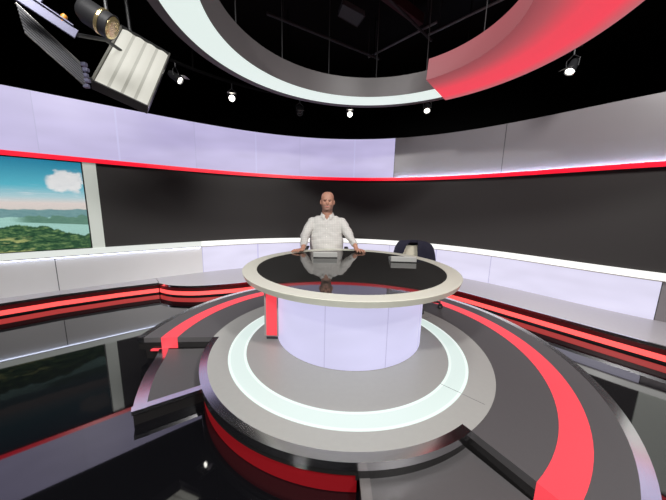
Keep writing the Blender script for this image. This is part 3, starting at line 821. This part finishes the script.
# trousers, shoes
mb = MB()
mb.ell((PX, PY + .015, .545), (.195, .155, .09))
for s in (-1, 1):
    kx = PX + s * .14
    capsule(mb, [(PX + s * .095, PY, .525), (kx, PY - .43, .515)], [.082, .066]); capsule(mb, [(kx, PY - .43, .515), (kx + s * .01, PY - .40, .12)], [.064, .050])
me = remesh(mb, .010, 3); me.name = 'trousers'; me.materials.append(MT['trousers'])
for v in me.vertices: v.co -= Vector((PX, PY, 0))
for p in me.polygons: p.use_smooth = True
tr = bpy.data.objects.new('trousers', me); COL.objects.link(tr); tr.parent = man
for s in (-1, 1):
    kx = PX + s * .15
    sh = MB(); sh.ell((kx, PY - .46, .05), (.046, .125, .046)); sh.box((kx, PY - .46, .008), (.085, .24, .014)); sh.build('shoe', 'shoe', man, smooth=50)

# ------------------------------------------------------------------ ceiling ring
CR = Vector((.317, 2.228)); ZR, ZRT = 2.50, 2.70
K = thing('ceiling_ring', (CR.x, CR.y, ZR), 'large suspended ceiling ring with white light band and a red lit section', 'ceiling light')
MB().lathe([(1.248, ZR + .002), (1.215, ZRT), (1.56, ZRT), (1.592, ZR + .03), (1.592, ZR), (1.518, ZR), (1.518, ZR + .012), (1.248, ZR + .012), (1.248, ZR + .002)], CR, 160).build('ring_body', 'ceil_ring', K, smooth=30)
MB().lathe([(1.252, ZR + .010), (1.252, ZR + .001), (1.516, ZR + .001), (1.516, ZR + .010)], CR, 160).build('light_band', 'ceil_led', K, smooth=30)['label'] = 'glowing white light band'
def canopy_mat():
    """red light wash painted into the emission, strongest past mid-width, paler at rims"""
    m = mat('red_painted_glow', (.05, .03, .032), .6); nt = m.node_tree; b = nt.nodes['Principled BSDF']
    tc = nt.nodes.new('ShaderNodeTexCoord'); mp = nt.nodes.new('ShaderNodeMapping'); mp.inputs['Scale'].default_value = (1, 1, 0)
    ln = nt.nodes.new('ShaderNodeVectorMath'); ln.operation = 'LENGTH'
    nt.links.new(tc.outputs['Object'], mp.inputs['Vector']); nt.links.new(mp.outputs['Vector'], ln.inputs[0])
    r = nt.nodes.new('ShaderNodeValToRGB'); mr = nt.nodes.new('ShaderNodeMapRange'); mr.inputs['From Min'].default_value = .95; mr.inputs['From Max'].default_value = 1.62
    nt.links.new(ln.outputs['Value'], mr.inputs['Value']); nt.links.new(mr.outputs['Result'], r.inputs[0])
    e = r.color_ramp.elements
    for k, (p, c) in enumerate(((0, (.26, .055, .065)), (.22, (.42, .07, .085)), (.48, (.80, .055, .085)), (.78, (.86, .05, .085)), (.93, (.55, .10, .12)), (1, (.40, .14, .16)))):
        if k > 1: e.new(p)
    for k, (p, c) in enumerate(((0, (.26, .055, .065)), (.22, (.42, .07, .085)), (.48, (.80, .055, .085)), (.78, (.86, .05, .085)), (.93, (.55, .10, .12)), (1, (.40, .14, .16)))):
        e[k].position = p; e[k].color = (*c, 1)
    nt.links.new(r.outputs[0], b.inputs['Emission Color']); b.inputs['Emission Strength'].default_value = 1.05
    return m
def ring_sector(a0, a1, prof, n=60):
    rows = [[(CR.x + r * cos(radians(a)), CR.y + r * sin(radians(a)), z) for r, z in prof] for a in [a0 + (a1 - a0) * j / n for j in range(n + 1)]]
    return MB().grid(rows, closed=True, cap=True)
RA0, RA1 = -62, 51.3
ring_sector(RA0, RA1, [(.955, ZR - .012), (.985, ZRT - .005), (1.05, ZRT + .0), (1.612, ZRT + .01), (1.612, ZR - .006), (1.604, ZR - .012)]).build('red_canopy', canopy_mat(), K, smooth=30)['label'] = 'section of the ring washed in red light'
for a in (58, 83, 108, 133, 158, 183, 208, 233, 258, 283, 308, 33, 8, -17, -42):
    q = (CR.x + 1.35 * cos(radians(a)), CR.y + 1.35 * sin(radians(a)))
    MB().tube([(*q, ZRT - .005), (*q, 4.30)], .006, 8).build('suspension_rod', 'rod', K)

# ------------------------------------------------------------------ lamps and rigging
RC = Vector((.135, 2.25)); MT['railblack'] = mat('matt_black_rail', (.004, .004, .004), .9, spec=.1)
def rail_pt(a, r=2.78, z=3.02): return (RC.x + r * cos(radians(a)), RC.y + r * sin(radians(a)), z)
t = thing('lighting_rail', (RC.x, RC.y, 3.02), 'curved black lighting rail hung between the ceiling ring and the wall', 'rail')
MB().tube([rail_pt(a) for a in range(22, 147, 4)], .020, 10).build('rail_tube', 'railblack', t, smooth=40)
for a in (24, 50, 80, 110, 140):
    p = rail_pt(a); MB().tube([p, (p[0], p[1], 4.30)], .010, 8).build('hanger', 'railblack', t)
def spotlight(a, target, label, dz=0.0, lens='lens', yaw=0):
    p = Vector(rail_pt(a)); p.z = 2.80 + dz
    t = thing('spotlight', tuple(p), label, 'lamp', 'small spotlights on the curved rail')
    R = (Vector(target) - p).to_track_quat('-Z', 'Y').to_matrix()
    if yaw: R = Matrix.Rotation(radians(yaw), 3, 'Z') @ R
    def tr(mb):
        mb.v = [tuple(R @ Vector(v) + p) for v in mb.v]; return mb
    tr(MB().lathe([(.001, .10), (.035, .10), (.045, .08), (.050, -.06), (.053, -.065), (.053, -.072), (.044, -.072), (.042, -.05), (.001, -.048)], (0, 0), 20)).build('can', 'lampbody', t, smooth=35)
    tr(MB().lathe([(.001, -.064), (.030, -.063), (.041, -.055)], (0, 0), 20)).build('lens', lens, t, smooth=60)
    d = tr(MB().grid([[(-.05, .056, -.07), (.05, .056, -.07), (.05, .060, -.07), (-.05, .060, -.07)], [(-.06, .085, -.125), (.06, .085, -.125), (.06, .088, -.125), (-.06, .088, -.125)]], closed=True, cap=True))
    d.build('barn_door', 'flapmetal', t)
    MB().tube([p + R @ Vector((-.055, 0, 0)), p + R @ Vector((-.062, 0, 0)) + Vector((0, 0, .08)), p + Vector((0, 0, .13)), p + R @ Vector((.062, 0, 0)) + Vector((0, 0, .08)), p + R @ Vector((.055, 0, 0))], .006, 8).build('yoke', 'lampbody', t)
    MB().tube([p + Vector((0, 0, .13)), (p.x, p.y, 3.01)], .010, 8).build('clamp', 'lampbody', t)
MT['flapmetal'] = mat('worn_flap_metal', (.30, .29, .27), .4, metal=.6)
spotlight(144.8, (-.6, 1.0, .6), 'small spotlight between the fluorescent bank and the ceiling ring, dimly lit', .03, yaw=60)
spotlight(128.8, (-.4, .6, .9), 'bright small spotlight left of the ceiling ring, above the lilac panels')
spotlight(106, (-.2, 3.4, .9), 'dark small spotlight just under the left part of the white ring', 0, 'dark_glass')
spotlight(87.8, (.2, .8, 1.0), 'bright small spotlight straight above the seated man')
spotlight(60.9, (.9, 2.6, .3), 'small spotlight under the left tip of the red ring section', 0)
spotlight(23.4, (.8, 2.4, -.2), 'small spotlight below the red ring section at the right', .02)

MT['framemetal'] = mat('frame_metal', (.34, .33, .30), .35, metal=.7)
# fluorescent bank, upper left
FC = Vector((-2.143, 3.084, 2.6))
FR = Matrix(((.804, .019, .595), (.5, .521, -.692), (-.323, .853, .409)))
F = thing('fluorescent_light', tuple(FC), 'big studio fluorescent light bank with four glowing tubes, upper left', 'lamp')
def fb(mb): mb.v = [tuple(FR @ Vector(v) + FC) for v in mb.v]; return mb
W_, H_ = .432, .821
fb(MB().box((0, 0, -.055), (W_ + .03, H_ + .03, .09))).build('housing', 'lampbody', F, bevel=.006)
for k in range(4):
    x = -W_ / 2 + W_ * (k + .5) / 4
    rows = [[(x - W_ / 8 * .97 + W_ / 4 * .97 * j / 8, y, -.008 + .016 * sin(pi * j / 8)) for j in range(9)] for y in (-H_ / 2, H_ / 2)]
    fb(MB().grid(rows)).build('tube', 'tube', F, smooth=60)
    if k: fb(MB().box((x - W_ / 8, 0, -.006), (.026, H_, .010))).build('tube_divider', 'tubegap', F)
for sx in (-1, 1): fb(MB().box((sx * (W_ / 2 + .010), 0, .004), (.014, H_ + .034, .036))).build('frame_bar', 'framemetal', F)
for sy in (-1, 1): fb(MB().box((0, sy * (H_ / 2 + .010), .004), (W_ + .03, .014, .036))).build('frame_bar', 'lampbody', F)
# ribbed black flap and its bracket, hung on the left of the bank
fl = [Vector(v) for v in ((-2.556, 2.391, 2.726), (-2.539, 2.409, 2.525), (-2.292, 2.645, 2.214), (-2.313, 2.627, 2.413))]
nrm = (fl[1] - fl[0]).cross(fl[2] - fl[0]).normalized()
mb = MB(); mb.add([p for p in fl] + [p + nrm * .012 for p in fl], [(0, 1, 2, 3), (7, 6, 5, 4), (0, 4, 5, 1), (1, 5, 6, 2), (2, 6, 7, 3), (3, 7, 4, 0)])
flap = mb.build('ribbed_flap', 'flap', F)
mb = MB()
for k in range(1, 8):
    u = k / 8; a = fl[0].lerp(fl[1], u); b = fl[3].lerp(fl[2], u)
    mb.tube([a - nrm * .002, b - nrm * .002], .0055, 6); mb.tube([a + nrm * .014, b + nrm * .014], .0055, 6)
WORLD_LOC[flap.name] = tuple(FC); mb.build('ribs', 'flap', flap)
mb = MB(); mb.tube([fl[1], fl[2]], .006, 6); mb.tube([fl[3], fl[0]], .008, 6); mb.build('flap_edge', 'framemetal', flap)
mb = MB(); c = (fl[2] + fl[3]) / 2
for k in range(5): mb.box(c + Vector((.012 + .012 * (k % 2), .004, -.085 + .045 * k)), (.045, .03, .03))
mb.build('flap_hinge', 'bracket', F, bevel=.003)
b0, b1 = Vector((-2.44, 2.27, 2.72)), Vector((-2.20, 2.50, 2.57))
d = (b1 - b0).normalized(); n1 = d.cross(Vector((0, 0, 1))).normalized(); n2 = n1.cross(d)
Rb = Matrix((d, n1, n2)).transposed()
br = MB().box((b0 + b1) / 2, ((b1 - b0).length, .02, .075), Rb); br.box((b0 + b1) / 2 + n2 * .045, ((b1 - b0).length * .8, .05, .012), Rb)
br.box(b0.lerp(b1, .3) + n2 * .07, (.05, .03, .07), Rb); br.build('bracket', 'bracket', F, bevel=.003)
kp = b0.lerp(b1, .72) + n2 * .055
MB().tube([kp - n2 * .03, kp + n2 * .012, kp + n2 * .03], [.010, .022, .018], 12).build('clamp_knob', 'orange', F, smooth=40)['label'] = 'orange clamp knob'
# arms from bracket and flap to the housing, hanging pole to the ceiling
hz = FC + FR @ Vector((-.1, .2, -.10))
MB().tube([b1, b1.lerp(hz, .5) + Vector((0, 0, .06)), hz], .016, 8).build('arm', 'lampbody', F, smooth=40)
MB().tube([fl[2].lerp(fl[3], .5), FC + FR @ Vector((-W_ / 2, -H_ / 2 + .05, -.05))], .014, 8).build('arm', 'lampbody', F)
MB().tube([FC + FR @ Vector((0, .1, -.10)), FC + FR @ Vector((0, .1, -.22)), (FC.x - .25, FC.y + .25, 4.30)], .018, 8).build('hanging_pole', 'lampbody', F)
# hooded lamp with gold reflector beside it
GC = Vector((-1.96, 2.545, 2.67))
G = thing('hooded_lamp', tuple(GC), 'dark hooded lamp with crumpled gold reflector in front of the fluorescent bank', 'lamp')
dr = Vector((.80, .30, -.45)).normalized(); RG_ = dr.to_track_quat('-Z', 'Y').to_matrix()
def gt(mb): mb.v = [tuple(RG_ @ Vector(v) + GC) for v in mb.v]; return mb
gt(MB().lathe([(.001, .20), (.07, .20), (.095, .16), (.10, -.02), (.105, -.03), (.095, -.03), (.09, .0), (.001, .02)], (0, 0), 28)).build('hood', 'lampbody', G, smooth=35)
gt(MB().lathe([(.09, -.028), (.085, -.04), (.06, -.052), (.03, -.045), (.001, -.055)], (0, 0), 28)).build('reflector', 'gold', G, smooth=60)
gt(MB().grid([[(-.02 + .09 * cos(a), .09 * sin(a), z) for a in [radians(100 + 10 * k) for k in range(12)]] for z in (.06, .11)])).build('gold_band', 'gold', G, smooth=60)
gt(MB().lathe([(.1015, .03), (.1035, .035), (.1035, .05), (.1015, .055)], (0, 0), 28)).build('hood_ring', 'gold', G, smooth=30)
MB().tube([GC + Vector((0, 0, .08)), GC + Vector((-.05, .05, .4)), (GC.x - .1, GC.y + .1, 4.30)], .014, 8).build('hanging_pole', 'lampbody', G)

# grey soft lamp seen through the ring
SL = Vector((.18, 4.34, 3.9)); q = [Vector(v) for v in ((.054, 4.103, 3.9), (.384, 4.331, 3.9), (.29, 4.573, 3.9), (-.004, 4.344, 3.9))]
S = thing('soft_lamp', tuple(SL), 'square grey soft lamp, switched off, on the dark ceiling inside the ring', 'lamp')
mb = MB(); mb.add(q + [p + Vector((0, 0, .07)) for p in q], [(0, 1, 2, 3), (7, 6, 5, 4), (0, 4, 5, 1), (1, 5, 6, 2), (2, 6, 7, 3), (3, 7, 4, 0)]); mb.build('lamp_panel', 'softgrey', S, bevel=.006)
MB().tube([SL + Vector((0, 0, .06)), (SL.x, SL.y, 4.30)], .02, 8).build('hanger', 'rod', S)
mb = MB()
c = (q[0] + q[1] + q[2] + q[3]) / 4
for k in range(4):
    a, b = q[k], q[(k + 1) % 4]; mb.tube([a, b], .008, 6)
mb.build('frame', 'rod', S)
# pipes and beams under the ceiling
def pipe(name, a, b, r, m, label, hang=True):
    a, b = Vector(a), Vector(b)
    t = thing(name, tuple((a + b) / 2), label, 'pipe' if 'pipe' in name else 'beam')
    if 'beam' in name:
        d = (b - a); R = Matrix.Rotation(atan2(d.y, d.x), 3, 'Z'); MB().box((a + b) / 2, (d.length, r * 2, r * 3), R).build('beam_bar', m, t)
    else: MB().tube([a, b], r, 10).build('tube', m, t, smooth=40)
    for u in (.12, .88):
        p = a.lerp(b, u); MB().tube([p + Vector((0, 0, r * .5)), (p.x, p.y, 4.30)], .008, 8).build('hanger', 'rod', t)
pipe('ceiling_pipe', (.55, 5.20, 3.8), (1.40, 4.26, 3.8), .018, 'pipe', 'thin grey ceiling pipe seen through the ring, left of the red section')
pipe('ceiling_pipe', (1.40, 4.62, 3.84), (2.4, 3.54, 3.84), .018, 'pipe', 'thin grey ceiling pipe running behind the red ring section')
pipe('ceiling_pipe', (.30, 3.45, 3.75), (1.45, 4.60, 3.75), .018, 'rod', 'dark ceiling pipe crossing the ring opening from the top')
pipe('ceiling_pipe', (-.95, 4.0, 3.70), (.72, 5.05, 3.70), .022, 'rod', 'dark ceiling pipe with clamps at the left of the ring opening')
pipe('ceiling_beam', (-.10, 3.60, 4.1), (1.30, 4.72, 4.1), .05, 'beam', 'dark maroon ceiling beam crossing inside the ring opening')
